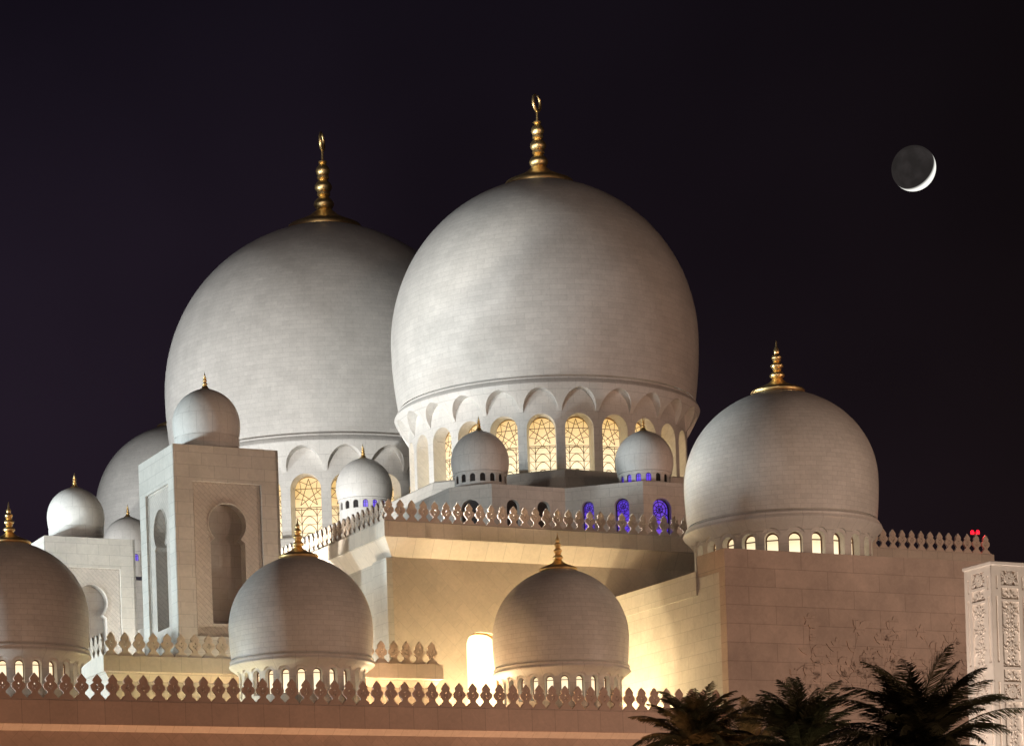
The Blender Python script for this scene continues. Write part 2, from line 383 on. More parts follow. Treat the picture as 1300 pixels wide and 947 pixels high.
def bay_drum(p, c):
    """arcaded drum: arched openings, scalloped hoods cut out of the cove above, mouldings up to the ring"""
    bm = bmesh.new(); lay = bm.loops.layers.uv.verify()
    n = p['n']; hb = PI/n; r0 = p['r0']; ha = p['hw']/r0; hn = hb*p['hn']; r1 = r0-p['dep']
    def rf(z):
        t = max(0, min(1, (z-p['zs'])/(p['zl']-p['zs'])))
        return r0+(p['rl']-r0)*t**p['pw']
    def arch(x):                        # hood line
        x = min(1, abs(x))
        if p['pointed']:
            return .93*math.sqrt(1-x*x)+.07*(1-x)
        return math.sqrt(1-x*x)
    def P(r, th, z): return Vector((c[0]+r*math.sin(th), c[1]-r*math.cos(th), z))
    def Q(*a):
        vs = [bm.verts.new(P(*q)) for q in a]; f = bm.faces.new(vs)
        for lp, q in zip(f.loops, a): lp[lay].uv = (q[1]*r0+(q[0]-r0)*.0, q[2]-(q[0]-r0))
    nw = 12
    inner = [ha*math.sin(PI/2*(i/nw*2-1)) for i in range(nw+1)]
    mid = [ha+(hn-ha)*i/5 for i in range(1, 6)]
    side = [hb] if hn < hb*.999 else []
    cols = [-x for x in reversed(mid+side)]+inner+mid+side
    wsp = p['ztop']-p['hw']             # window spring
    def zn(t): return p['zs']+(p['zn']-p['zs'])*arch(t/hn) if abs(t) < hn-1e-9 else p['zs']
    def zw(t): return wsp+p['hw']*math.sqrt(max(0, 1-(t/ha)**2))
    up = p['upper']                     # extra (r, z) rings from the lip up to the ring
    for b in range(n):
        off = 2*hb*b+p['ph']
        for t0, t1 in zip(cols, cols[1:]):
            A, B = t0+off, t1+off
            inside = abs(t0) <= ha+1e-9 and abs(t1) <= ha+1e-9
            Q((r0, A, p['zb']), (r0, B, p['zb']), (r0, B, p['zsill']), (r0, A, p['zsill']))
            n0, n1 = zn(t0), zn(t1)
            if inside:
                w0, w1 = zw(t0), zw(t1)
                Q((r0, A, w0), (r0, B, w1), (r0, B, n1), (r0, A, n0))
                Q((r0, A, w0), (r0, B, w1), (r1, B, w1), (r1, A, w0))
                Q((r0, A, p['zsill']), (r0, B, p['zsill']), (r1, B, p['zsill']), (r1, A, p['zsill']))
            else:
                zs_ = p['zsill']
                Q((r0, A, zs_), (r0, B, zs_), (r0, B, n1), (r0, A, n0))
            if rf(n0) > r0+1e-4 or rf(n1) > r0+1e-4:
                Q((r0, A, n0), (r0, B, n1), (rf(n1), B, n1), (rf(n0), A, n0))
            K = 7
            for k in range(K):
                a0, a1 = n0+(p['zl']-n0)*k/K, n0+(p['zl']-n0)*(k+1)/K
                b0, b1 = n1+(p['zl']-n1)*k/K, n1+(p['zl']-n1)*(k+1)/K
                Q((rf(a0), A, a0), (rf(b0), B, b0), (rf(b1), B, b1), (rf(a1), A, a1))
            prev = (p['rl'], p['zl'])
            for q in up:
                Q((prev[0], A, prev[1]), (prev[0], B, prev[1]), (q[0], B, q[1]), (q[0], A, q[1])); prev = q
        for s in (-1, 1):
            T = off+s*ha
            Q((r0, T, p['zsill']), (r1, T, p['zsill']), (r1, T, wsp), (r0, T, wsp))
    return bm

def arch_loop(hw, h, n=16, z0=0):
    """outline of a round-headed opening, foot at z0"""
    pts = [(-hw, z0), (hw, z0)]
    for i in range(n+1):
        a = PI*i/n; pts.append((hw*math.cos(a), h-hw+hw*math.sin(a)))
    return pts
XZ = Matrix(((1, 0, 0, 0), (0, 0, -1, 0), (0, 1, 0, 0), (0, 0, 0, 1)))   # plane x,y -> x,z ; plane normal -> -y (towards the viewer at -y)
def make_window(kind, hw, h, glass, frame):
    """window with its foot at the origin, facing -y. returns the glass object with frame and grille children"""
    bm = bmesh.new(); lp = arch_loop(hw*1.02, h+.01)
    f = bm.faces.new([bm.verts.new(XZ @ Vector((x, y, 0))) for x, y in lp])
    g = obj('window', bm, glass)
    bm = bmesh.new(); t = .085 if kind != 'great' else .10
    t = min(t, hw*(.24 if kind == 'mid' else .16))
    plate(bm, arch_loop(hw*1.03, h+.02), [arch_loop(hw-t, h-t, z0=t)], XZ @ Matrix.Translation((0, 0, .07)), .06)
    obj('frame', bm, frame, g)
    bm = bmesh.new(); M = XZ @ Matrix.Translation((0, 0, .02)); lw = hw*.045
    if kind == 'great':
        lw = hw*.042
        W = hw; top = h-hw
        cy = top-.08*W
        tips = [(.93*W*math.cos(PI/2+k*PI*.4), cy+.93*W*math.sin(PI/2+k*PI*.4)) for k in range(5)]
        for k in range(5):
            strip(bm, [tips[k], tips[(k+2) % 5]], lw, M)
            a_ = PI/2+(k+.5)*PI*.4; rim = (.97*W*math.cos(a_), cy+.97*W*math.sin(a_))
            for q_ in (0, 1):
                a2_ = PI/2+(k+q_)*PI*.4; strip(bm, [rim, (.52*W*math.cos(a2_), cy+.52*W*math.sin(a2_))], lw*.8, M)
        y0 = top-W*1.0
        for y in (y0, y0-.12*W): strip(bm, [(-W*.97, y), (W*.97, y)], lw, M)
        rows = 4; step = y0/rows
        for i in range(rows):
            yb = i*step
            if i: strip(bm, [(-W*.97, yb), (W*.97, yb)], lw*.6, M)
            strip(bm, [(-W*.5+W*t, yb+step*.95*math.sin(PI*t)**.8) for t in [j/12 for j in range(13)]], lw, M)
            for s in (-1, 1):
                strip(bm, [(s*W*(1-.5*t), yb+step*.95*math.cos(PI/2*t)) for t in [j/8 for j in range(9)]], lw*.7, M)
        for s in (-1, 1): strip(bm, [(s*W*.5, 0), (s*W*.5, y0)], lw, M)
    elif kind == 'mid':
        strip(bm, [(-hw, h-hw*1.05), (hw, h-hw*1.05)], hw*.16, M, .04)
    elif kind == 'arab':
        W = hw
        for r_ in (.35, .7): strip(bm, [(r_*W*math.cos(2*PI*i/20), h-W+r_*W*math.sin(2*PI*i/20)) for i in range(21)], lw*1.6, M)
        for k in range(8):
            a = k*PI/4+.2; strip(bm, [(0, h-W), (W*math.cos(a), h-W+W*math.sin(a))], lw*1.3, M)
        yy = h-W*2
        while yy > -W*.2:
            for s in (-1, 1): strip(bm, [(s*W*math.cos(PI*j/10), max(0, yy+W*.8*math.sin(PI*j/10))) for j in range(11)], lw*1.4, M)
            strip(bm, [(0, max(0, yy)), (-W*.9, max(0, yy+W*.6))], lw*1.3, M); strip(bm, [(0, max(0, yy)), (W*.9, max(0, yy+W*.6))], lw*1.3, M)
            yy -= W*.8
    elif kind == 'small':
        strip(bm, [(0, 0), (0, h)], lw*2, M); strip(bm, [(-hw, h-hw), (hw, h-hw)], lw*2, M)
    obj('grille', bm, M_grille if kind == 'great' else (M_dark if kind in ('arab', 'small') else frame), g)
    return g
def place_windows(proto, c, p, zoff=0, used=None, every=None, watts=0):
    """windows in the bays that face the front half"""
    n = p['n']; first = True
    r1 = (p['r0']-p['dep'])*math.cos(p['hw']/p['r0'])-.01
    for b in range(n):
        th = (2*PI*b/n+p['ph']+PI) % (2*PI)-PI
        if abs(th) > math.radians(100): continue
        o = proto if first else copy_tree(proto); first = False
        o.parent = used
        o.matrix_local = Matrix.Translation((c[0]+r1*math.sin(th), c[1]-r1*math.cos(th), p['zsill'])) @ Matrix.Rotation(th, 4, 'Z')
        if watts and abs(th) < math.radians(93):
            rl_ = p['r0']-p['dep']*.45
            for k_ in (.22, .62):
                lamp('POINT', 'niche_lamp', (c[0]+rl_*math.sin(th), c[1]-rl_*math.cos(th), p['zsill']+k_*(p['ztop']-p['zsill'])), watts, (1, .80, .42), .04)

# ------------------------------------------------------------------ ground
bm = bmesh.new(); quad(bm, (-6000, -3000, 0), (6000, -3000, 0), (6000, 8000, 0), (-6000, 8000, 0))
tag(obj('ground', bm, plain('ground_paving', (.10, .085, .07), .9, 0, .2, .2)), None, None, kind='structure')

# ------------------------------------------------------------------ great domes
def great_dome(px_c, py_ring, D, Rpx, label, ph, hfac=1.46, ring_rot=1.1, grp='great marble domes', name='great_dome'):
    c3 = pt(px_c, py_ring, D); R = Rpx*D/F; c = (c3.x, c3.y); zr = c3.z
    t = thing(name, label, 'dome', grp, (0, 0, 0))
    p = dict(n=24, ph=ph, r0=.905*R, hw=.090*R, hn=.90, dep=.095*R, zb=zr-.86*R, zsill=zr-.635*R, ztop=zr-.262*R,
             zs=zr-.250*R, zn=zr-.115*R, zl=zr-.105*R, rl=.990*R, pw=.85, pointed=True,
             upper=[(.994*R, zr-.092*R), (.988*R, zr-.078*R), (.974*R, zr-.062*R), (.974*R, zr-.052*R), (.952*R, zr-.050*R), (.952*R, zr-.037*R)])
    zr0 = zr; zr = zr-.040*R; hfac += .040
    obj('drum', bay_drum(p, c), M_drum, t, smooth=32, keep_uv=True, doubles=True)
    bm = bmesh.new(); lathe(bm, dome_profile(R, hfac*R, zr, .965*R, 56), 160, (c[0], c[1], 0))
    obj('dome_shell', bm, M_dome, t, smooth=40, keep_uv=True, normals=False)
    bm = finial_mesh('great', R); f = obj('finial', bm, M_gold, t, smooth=50); f.location = (c[0], c[1], zr+hfac*R+.022*R)
    cr = obj('crescent', crescent_mesh(R, ring_rot), M_gold, f, smooth=60)
    wproto = make_window('great', p['hw'], p['ztop']-p['zsill'], G_big, M_frame)
    place_windows(wproto, c, p, used=t, watts=9)
    return t, c, R, zr0
MAIN, mc, mR, mz_ = great_dome(694, 513, 208, 195, 'tall white dome right of centre, its lower wall ringed by glowing arched windows', math.radians(-3.2))
LEFT, lc, lR, lz_ = great_dome(422, 583, 250, 208, 'largest white dome, left of centre and partly behind the tall one beside it', math.radians(-6.0), hfac=1.44, ring_rot=1.45)
FAR, fc, fR, fz_ = great_dome(228, 690, 292, 104, 'pale far dome half hidden behind the square tower, only its left curve in view', 0)

# ------------------------------------------------------------------ arcade-size domes
def mid_dome(px_c, py_ring, D, R, label, ph, name, grp, rl, r0, hw, ztop, sillz, hfac=1.43, band=.13, cove=.17, hood=.72, zb=-1.0, u_v=None, zr=None, mat=None):
    if u_v: q = bp(*u_v); c = (q.x, q.y)
    else: q = pt(px_c, py_ring, D); c = (q.x, q.y); zr = q.z
    t = thing(name, label, 'dome', grp)
    p = dict(n=24, ph=ph, r0=r0*R, hw=hw*R, hn=hood, dep=.085*R, zb=zr+zb*R, zsill=zr+sillz*R, ztop=zr-ztop*R,
             zs=zr-(band+cove)*R, zn=zr-(ztop-.035)*R, zl=zr-band*R, rl=rl*R, pw=1.5, pointed=False,
             upper=[((rl+.012)*R, zr-(band-.02)*R), ((rl+.004)*R, zr-(band-.045)*R), ((rl-.02)*R, zr-(band-.05)*R), (1.0*R, zr-.035*R), (.985*R, zr-.015*R), (.955*R, zr-.012*R), (.955*R, zr+.003*R)])
    obj('drum', bay_drum(p, c), M_drum, t, smooth=32, keep_uv=True, doubles=True)
    bm = bmesh.new(); lathe(bm, dome_profile(R, hfac*R, zr, .975*R), 112, (c[0], c[1], 0))
    obj('dome_shell', bm, mat or M_dome_s, t, smooth=40, keep_uv=True, normals=False)
    f = obj('finial', finial_mesh('mid', R), M_gold, t, smooth=50); f.location = (c[0], c[1], zr+hfac*R+.01*R)
    wproto = make_window('mid', p['hw'], p['ztop']-p['zsill'], G_mid, M_brown)
    place_windows(wproto, c, p, used=t)
    return t
AG = dict(rl=1.0, r0=.875, hw=.062, ztop=.215, sillz=-.56, band=.12, cove=.12, hfac=1.46)
for u_, lab, ph in ((31.9, 'front dome cut off by the left edge of the picture', .02), (46.7, 'middle front dome with a lit arcade, in front of the square tower', .07), (61.5, 'right front dome with a lit arcade, beside the bright doorway', .03)):
    mid_dome(0, 0, 0, 3.64, lab, ph, 'arcade_dome', 'domes behind the front parapet', u_v=(u_, 117.7), zr=17.95, **AG)
mid_dome(993, 667, 138, 5.36, 'marble dome at the right above the plain brown block, under open sky', .035, 'hall_dome', None, rl=1.015, r0=.915, hw=.072, ztop=.215, sillz=-.52, band=.11, cove=.14, hood=.8, hfac=1.41, zb=-.8, mat=M_dome_s)

# ------------------------------------------------------------------ merlons
def merlon_mesh(s, h, th):
    half = [(.47, 0), (.47, .05), (.41, .075), (.36, .12), (.23, .17), (.185, .23), (.20, .29), (.30, .35), (.405, .42), (.44, .50), (.42, .57), (.34, .62), (.255, .66), (.24, .69), (.30, .725), (.305, .765), (.22, .85), (.10, .935), (.012, 1.0)]
    R_ = [(x*s, y*h) for x, y in half]; L_ = [(-x, y) for x, y in reversed(R_)]
    outer = R_+L_
    def leaf(cx, cy, a, ln, wd):
        pts = [(0, -ln/2), (wd/2, -ln*.1), (wd*.35, ln*.25), (0, ln/2), (-wd*.35, ln*.25), (-wd/2, -ln*.1)]
        return [(cx+x*math.cos(a)-y*math.sin(a), cy+x*math.sin(a)+y*math.cos(a)) for x, y in pts]
    holes = [leaf(0, .575*h, 0, .10*h, .10*s), leaf(-.13*s, .47*h, .9, .09*h, .09*s), leaf(.13*s, .47*h, -.9, .09*h, .09*s),
             leaf(0, .40*h, PI, .08*h, .09*s)]
    bm = bmesh.new()
    plate(bm, outer, holes, XZ @ Matrix.Translation((0, 0, th/2)), th)
    # raised rim following the outline on both faces
    rim = [(x*.80, .035*h+y*.90) for x, y in outer]
    for sgn in (1, -1):
        MM = XZ @ Matrix.Translation((0, 0, sgn*th/2)) @ (Matrix.Identity(4) if sgn > 0 else Matrix.Scale(-1, 4, (0, 0, 1)))
        strip(bm, rim, .05*s, MM, .012)
        strip(bm, [(x*.42, .20*h+y*.62) for x, y in outer[3:-3]], .05*s, MM, .02)
    return bm
def merlon_row(parent, a, b, z, s, h, mat, proto=None, skip0=False, th=.11):
    """row from plan point a to plan point b"""
    d = b-a; n = max(1, round(d.length/s)); st = d.length/n; d.normalize(); rot = math.atan2(d.y, d.x)
    for i in range(n):
        q = a+d*(st*(i+.5))
        if proto is None: o = obj('merlon', merlon_mesh(st, h, th), mat, parent); proto = o
        else: o = proto.copy(); COL.objects.link(o); o.parent = parent
        o.location = (q.x, q.y, z); o.rotation_euler = (0, 0, rot)
    return proto

# ------------------------------------------------------------------ front wall
t = thing('parapet_wall', 'long reddish front wall with a lit ledge and a row of leaf-shaped merlons, along the bottom', 'wall')
def cornice(z, oh=.45, band=.95, cove=.45):
    return [(0, 0), (0, z-band-cove), (oh, z-band), (oh, z-.04), (oh-.03, z)]
FZ = 14.97
poly = [bp(20, 112.05), bp(67.88, 112.05), bp(67.88, 113.0), bp(20, 113.0)]
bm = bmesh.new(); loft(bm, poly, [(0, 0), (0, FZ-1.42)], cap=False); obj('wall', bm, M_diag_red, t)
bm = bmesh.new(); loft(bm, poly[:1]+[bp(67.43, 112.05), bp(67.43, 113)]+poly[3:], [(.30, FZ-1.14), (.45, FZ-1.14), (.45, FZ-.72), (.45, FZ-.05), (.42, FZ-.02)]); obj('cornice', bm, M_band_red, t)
bm = bmesh.new(); loft(bm, poly[:1]+[bp(67.43, 112.05), bp(67.43, 113)]+poly[3:], [(.02, FZ-1.42), (.44, FZ-1.142)], cap=False); obj('soffit', bm, M_smooth, t)  # paler stone than the wall, standing in for stronger uplight on the ledge
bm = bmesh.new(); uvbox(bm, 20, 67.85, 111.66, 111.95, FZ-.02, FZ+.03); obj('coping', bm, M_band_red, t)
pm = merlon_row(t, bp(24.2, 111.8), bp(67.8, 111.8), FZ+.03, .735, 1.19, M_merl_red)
# roof deck of the arcade behind it
bm = bmesh.new(); uvbox(bm, 20, 67.85, 113.002, 123.8, 12.2, 12.6)
tag(obj('arcade_roof', bm, M_roof), 'flat roof deck of the arcade behind the front parapet, under the three front domes', 'roof')

# ------------------------------------------------------------------ terrace parapet (second row)
t = thing('terrace_wall', 'short pale terrace wall with merlons between the front domes and the towers', 'wall')
TZ = 18.5
poly = [bp(38.1, 122.45), bp(56.15, 122.45), bp(56.15, 123.5), bp(39.2, 123.5), bp(39.2, 140), bp(38.1, 140)]
bm = bmesh.new(); loft(bm, poly, [(0, 12.6), (0, TZ-1.25), (.30, TZ-.85), (.42, TZ-.8), (.42, TZ)]); obj('wall', bm, M_band, t)
pm2 = merlon_row(t, bp(37.75, 122.15), bp(56.35, 122.15), TZ, .745, 1.2, M_merl)
merlon_row(t, bp(37.85, 139), bp(37.85, 122.5), TZ, .745, 1.2, M_merl, pm2)

# ------------------------------------------------------------------ prayer hall (middle block)
HZ = 26.5
hall = thing('prayer_hall', 'broad cream hall block with overhanging cornice and merlons below the great domes', 'building')
poly = [bp(54.9, 124.6), bp(94.3, 124.6), bp(94.3, 178), bp(54.9, 178)]
def lit_arch_wall():
    """front wall plate with the doorway cut out, facing -V"""
    bm = bmesh.new()
    Mf = Matrix(((U.x, 0, -V.x, 0), (U.y, 0, -V.y, 0), (0, 1, 0, 0), (0, 0, 0, 1)))
    Mf.translation = bp(0, 124.6, 0)
    dc, dw, dt = DOOR
    arch = [(dc-dw, 12.7), (dc+dw, 12.7)]+[(dc+dw*math.copysign(abs(math.cos(a))**.75, math.cos(a)), dt-dw*.9+dw*.9*abs(math.sin(a))**.85) for a in [PI*i/20 for i in range(21)]]
    plate(bm, [(54.9, 0), (94.3, 0), (94.3, HZ-1.85), (54.9, HZ-1.85)], [arch], Mf, .55, back=False)
    return bm, arch, Mf
d0 = on_v(592.5, 830, 124.6); d1 = pt(592.5, 801, d0.y)
DOOR = (uv(d0)[0]+1.05, 1.05, d1.z)
bm, archl, Mf = lit_arch_wall()
obj('front_wall', bm, M_diag, hall)
bm = bmesh.new(); bm.faces.new([bm.verts.new(Mf @ Vector((x*1.0, y, -.5))) for x, y in archl])
dw = obj('doorway', bm, G_arch, hall)
bm = bmesh.new()
for r_ in (.45, .8): strip(bm, [(DOOR[0]+r_*DOOR[1]*math.cos(PI*i/16), 15.0+r_*1.6*math.sin(PI*i/16)) for i in range(17)], .05, Mf @ Matrix.Translation((0, 0, -.45)))
strip(bm, [(DOOR[0], 12.7), (DOOR[0], 16.6)], .05, Mf @ Matrix.Translation((0, 0, -.45)))
strip(bm, [(DOOR[0]-1.0, 15.0), (DOOR[0]+1.0, 15.0)], .05, Mf @ Matrix.Translation((0, 0, -.45)))
for r_ in (.25, .62): strip(bm, [(DOOR[0]+r_*DOOR[1]*math.cos(PI*i/16), 13.6+r_*1.2*math.sin(PI*i/16)) for i in range(17)], .05, Mf @ Matrix.Translation((0, 0, -.45)))
obj('grille', bm, M_grille, dw)
bm = bmesh.new(); strip(bm, archl[1:]+[archl[0]], .16, Mf @ Matrix.Translation((0, 0, -.49)), .10); obj('frame', bm, M_frame, dw)
bm = bmesh.new()
quad(bm, bp(54.9, 124.6, 0), bp(54.9, 178, 0), bp(54.9, 178, HZ-1.85), bp(54.9, 124.6, HZ-1.85))
quad(bm, bp(94.3, 124.6, 0), bp(94.3, 178, 0), bp(94.3, 178, HZ-1.85), bp(94.3, 124.6, HZ-1.85))
quad(bm, bp(54.9, 178, 0), bp(94.3, 178, 0), bp(94.3, 178, HZ-1.85), bp(54.9, 178, HZ-1.85))
obj('side_wall', bm, M_wall, hall)
bm = bmesh.new(); uvbox(bm, 54.55, 54.897, 124.6, 126.5, 0, HZ-1.9); obj('corner_pilaster', bm, M_wall, hall)
bm = bmesh.new(); loft(bm, poly, [(0, HZ-1.85), (.02, HZ-1.85), (.66, HZ-.9), (.70, HZ-.88), (.70, HZ-.03), (.67, HZ)]); obj('cornice', bm, M_band, hall)
bm = bmesh.new(); uvbox(bm, 54.3, 94.9, 124.0, 124.35, HZ, HZ+.05); uvbox(bm, 54.3, 54.65, 124.352, 178, HZ, HZ+.05); obj('coping', bm, M_band, hall)
pm3 = merlon_row(hall, bp(54.25, 124.17), bp(94.9, 124.17), HZ+.05, .69, 1.16, M_merl)
merlon_row(hall, bp(54.47, 124.2+.69*38), bp(54.47, 124.4), HZ+.05, .69, 1.16, M_merl, pm3)

# ------------------------------------------------------------------ right block
rb = thing('hall_wing', 'plain brown stone block at the right with faint flower relief, behind the palms', 'building')
bm = bmesh.new(); uvbox(bm, 67.9, 84.85, 111.8, 124.58, 0, 22.35); obj('wall', bm, M_wall, rb)
bm = bmesh.new()
uvbox(bm, 67.88, 84.87, 111.2, 111.797, 0, 23.5); uvbox(bm, 67.88, 68.5, 111.8, 114.0, 22.36, 23.5)
uvbox(bm, 84.25, 84.87, 111.8, 120.0, 22.36, 23.5)
obj('front_screen', bm, M_block, rb)
bm = bmesh.new(); uvbox(bm, 67.80, 67.897, 114.05, 124.55, 21.45, 22.70); obj('side_band', bm, M_wall, rb)
# raised flower relief on its front
Mb = Matrix(((U.x, 0, -V.x, 0), (U.y, 0, -V.y, 0), (0, 1, 0, 0), (0, 0, 0, 1))); Mb.translation = bp(0, 111.2, 0)
def leaf_loop(cx, cy, a, ln, wd):
    pts = [(0, 0), (wd*.5, ln*.3), (wd*.42, ln*.65), (0, ln), (-wd*.42, ln*.65), (-wd*.5, ln*.3)]
    return [(cx+x*math.cos(a)-y*math.sin(a), cy+x*math.sin(a)+y*math.cos(a)) for x, y in pts]
bm = bmesh.new(); rr = random.Random(11)
for k in range(24):
    x = 72.0+k*.52; y = 15.2; a = rr.uniform(-.25, .25); pts = [(x, y)]; ln = rr.uniform(2.4, 5.2) if k > 2 else rr.uniform(1.5, 2.5)
    nst = int(ln/.35)
    for i in range(nst):
        a += rr.uniform(-.22, .22); x += .35*math.sin(a); y += .35*math.cos(a); pts.append((x, y))
        if x > 84.3 or x < 68.5: break
        if i % 2 == 0:
            for s in (-1, 1):
                if rr.random() < .75:
                    plate(bm, leaf_loop(x, y, -a+s*rr.uniform(.7, 1.2), rr.uniform(.5, .9), rr.uniform(.26, .42)), [], Mb @ Matrix.Translation((0, 0, .045)), .045, back=False)
    strip(bm, pts, .05, Mb, .015)
    if 68.6 < x < 84.2:
        for q in range(6):
            plate(bm, leaf_loop(x, y, q*PI/3+rr.random()*.2, .42, .24), [], Mb @ Matrix.Translation((0, 0, .035+.001*q)), .035, back=False)
obj('flower_relief', bm, M_inlay, rb)

# ------------------------------------------------------------------ podiums under the great domes
def small_dome(name_parent, x, y, D, Rpx, windows, glass, parent=None, top_only=False, hfac=1.52, group=None):
    q = pt(x, y, D); R = Rpx*D/F; zr = q.z+.12*R; c = (q.x, q.y)
    bm = bmesh.new(); lathe(bm, dome_profile(R, hfac*R, zr, .93*R, 30), 72, (c[0], c[1], 0))
    sh = obj('dome', bm, M_smooth, parent, smooth=40, keep_uv=True, normals=False)
    f = obj('finial', finial_mesh('small', R), M_gold, sh, smooth=50); f.location = (c[0], c[1], zr+hfac*R)
    if windows:
        n = 16
        p = dict(n=n, ph=.1, r0=.90*R, hw=.095*R, hn=.75, dep=.06*R, zb=zr-1.0*R, zsill=zr-.38*R, ztop=zr-.10*R, zs=zr-.06*R, zn=zr-.05*R,
                 zl=zr-.035*R, rl=.935*R, pw=1, pointed=False, upper=[(.94*R, zr-.02*R), (.93*R, zr-.008*R), (.91*R, zr-.004*R), (.91*R, zr+.002*R)])
        d = obj('drum', bay_drum(p, c), M_smooth, parent, smooth=32, keep_uv=True, doubles=True)
        wp = make_window('small', p['hw'], p['ztop']-p['zsill'], glass[0], M_dark)
        def paint(o, th):
            if glass[1] is not None and not (glass[2] < th < glass[3]): o.data = glass[1].data
        place_windows(wp, c, p, used=d, every=None)
        if len(glass) > 1:
            alt = glass[1]
            for ch in d.children:
                if ch.type != 'MESH': continue
                # panes outside the lit arc are dark
                lx = ch.location.x-c[0]
                if not (glass[2]*R < lx < glass[3]*R):
                    me = ch.data.copy(); me.materials[0] = alt; ch.data = me
    else:
        bm = bmesh.new()
        prof = [(.905*R, zr-.60*R), (.905*R, zr-.30*R), (.935*R, zr-.285*R), (.945*R, zr-.27*R), (.945*R, zr-.24*R), (.93*R, zr-.235*R), (.93*R, zr-.02*R), (.90*R, zr-.015*R), (.90*R, zr), (.93*R, zr+.01*R)]
        lathe(bm, prof, 72, (c[0], c[1], 0)); obj('drum', bm, M_smooth, parent, smooth=30, keep_uv=True, normals=False)
    return c, zr, R

def arched_face(bm_wall, bm_back, a, b, z0, z1, wins, dep=.45):
    """vertical wall from plan point a to b (outside on its right-hand side) with arched openings; wins = (pos along, half width, sill z, top z)"""
    d = b-a; ln = d.length; d = d.normalized(); nrm = Vector((d.y, -d.x, 0))
    M = Matrix(((d.x, 0, nrm.x, a.x), (d.y, 0, nrm.y, a.y), (0, 1, 0, 0), (0, 0, 0, 1)))
    holes = []
    for (s, hw, zs, zt) in wins:
        holes.append([(s+x, zs+y) for x, y in arch_loop(hw, zt-zs)])
    plate(bm_wall, [(0, z0), (ln, z0), (ln, z1), (0, z1)], holes, M, dep, back=False)
    return M
def win_at(parent, M, s, hw, zs, zt, glass, kind='arab', dep=.43):
    o = make_window(kind, hw, zt-zs, glass, M_dark); o.parent = parent
    X = M.to_3x3()
    R3 = Matrix((X.col[0], -X.col[2], X.col[1])).transposed()
    o.matrix_local = Matrix.Translation(M @ Vector((s, zs, -dep))) @ R3.to_4x4()
    return o
PZ = 37.7
podium = thing('dome_podium', 'grey stepped podium with violet and dark arched windows under the tall dome', 'building')
p1 = pt(570, 619, 184); p2 = pt(624, 613, 182.95)
def plan(p): return Vector((p.x, p.y, 0))
p1, p2 = plan(p1), plan(p2)
DG = (U-V).normalized()
def hit(x, y, p, d):                    # where the ray column through (x,y) meets the plan line p + t d
    k = ((x-650)*cs-(y-473.5)*sn)/F
    t = (k*p.y-p.x)/(d.x-k*d.y); return p+d*t
p2 = hit(624, 613, p1, DG); p3 = hit(717, 622, p2, U); p4 = hit(816, 612, p3, DG); p5 = p4+U*9; p0 = p1+V*9
bmw = bmesh.new()
segs = [(p0, p1, []), (p1, p2, [('g', 597, 634)]), (p2, p3, [('d', 651, 634), ('d', 690, 636)]), (p3, p4, [('p', 746, 636), ('p', 789, 632)]), (p4, p5, [('p', 840, 632)])]
pend = []
for a, b, ws in segs:
    L_ = []
    for kd, x, y in ws:
        q = hit(x, y, a, (b-a).normalized()); s = (q-a).length
        hwp = {597: 12, 651: 8, 690: 8, 746: 7.5, 789: 9, 840: 12}[x]
        zt = pt(x, y, q.y).z; L_.append((s, hwp*q.y/F/max(.6, abs((b-a).normalized().x)), zt-3.6, zt))
    M = arched_face(bmw, None, a, b, 20, PZ, L_)
    for (kd, x, y), wn in zip(ws, L_): pend.append((M, wn, kd))
f_ = bmw.faces.new([bmw.verts.new((q.x, q.y, PZ)) for q in (p0, p1, p2, p3, p4, p5, p5+V*9)])
obj('podium_wall', bmw, M_wall, podium)
for M, wn, kd in pend:
    win_at(podium, M, *wn, {'p': G_purple, 'd': M_dark, 'g': M_dark}[kd])
# inner octagonal base carrying the drum
oc = []
for k in range(8):
    a = math.radians(26.67)+PI/8+k*PI/4
    oc.append(Vector((mc[0]+mR*1.10*math.cos(a), mc[1]+mR*1.10*math.sin(a), 0)))
bm = bmesh.new(); loft(bm, oc, [(.6, 30), (.6, mz_-.80*mR), (.15, mz_-.655*mR), (0, mz_-.645*mR)]); obj('drum_base', bm, M_wall, podium)
for nm, x, y, lab, gl in (('podium_dome', 610, 607, 'small dome with dark little windows, left of the two on the grey podium', (M_dark, M_dark, -1, 1)),
                         ('podium_dome', 818.5, 607, 'small dome with violet little windows, right of the two on the grey podium', (G_purple, M_dark, -.75, .35))):
    t = thing(nm, lab, 'dome', 'small domes on the podiums')
    small_dome(nm, x, y, 186.5, 37, True, gl, t)

# podium of the largest dome
pod2 = thing('dome_podium', 'pale podium under the largest dome, behind the merlons left of the hall corner', 'building')
q1 = plan(pt(437, 647, 226)); 
bm = bmesh.new(); poly = [q1, q1+U*12, q1+U*12+V*8, q1+V*8]; loft(bm, poly, [(0, 22), (0, 43.4)]); obj('podium_wall', bm, M_wall, pod2)
oc = [Vector((lc[0]+lR*1.08*math.cos(math.radians(26.67)+PI/8+k*PI/4), lc[1]+lR*1.08*math.sin(math.radians(26.67)+PI/8+k*PI/4), 0)) for k in range(8)]
bm = bmesh.new(); loft(bm, oc, [(.6, 24), (.6, lz_-.80*lR), (.15, lz_-.655*lR), (0, lz_-.645*lR)]); obj('drum_base', bm, M_wall, pod2)
t = thing('podium_dome', 'small pale dome in front of the largest dome, above the receding merlons', 'dome', 'small domes on the podiums')
small_dome('podium_dome', 463, 640, 228, 36, True, (G_purple, M_dark, -.2, 1), t)
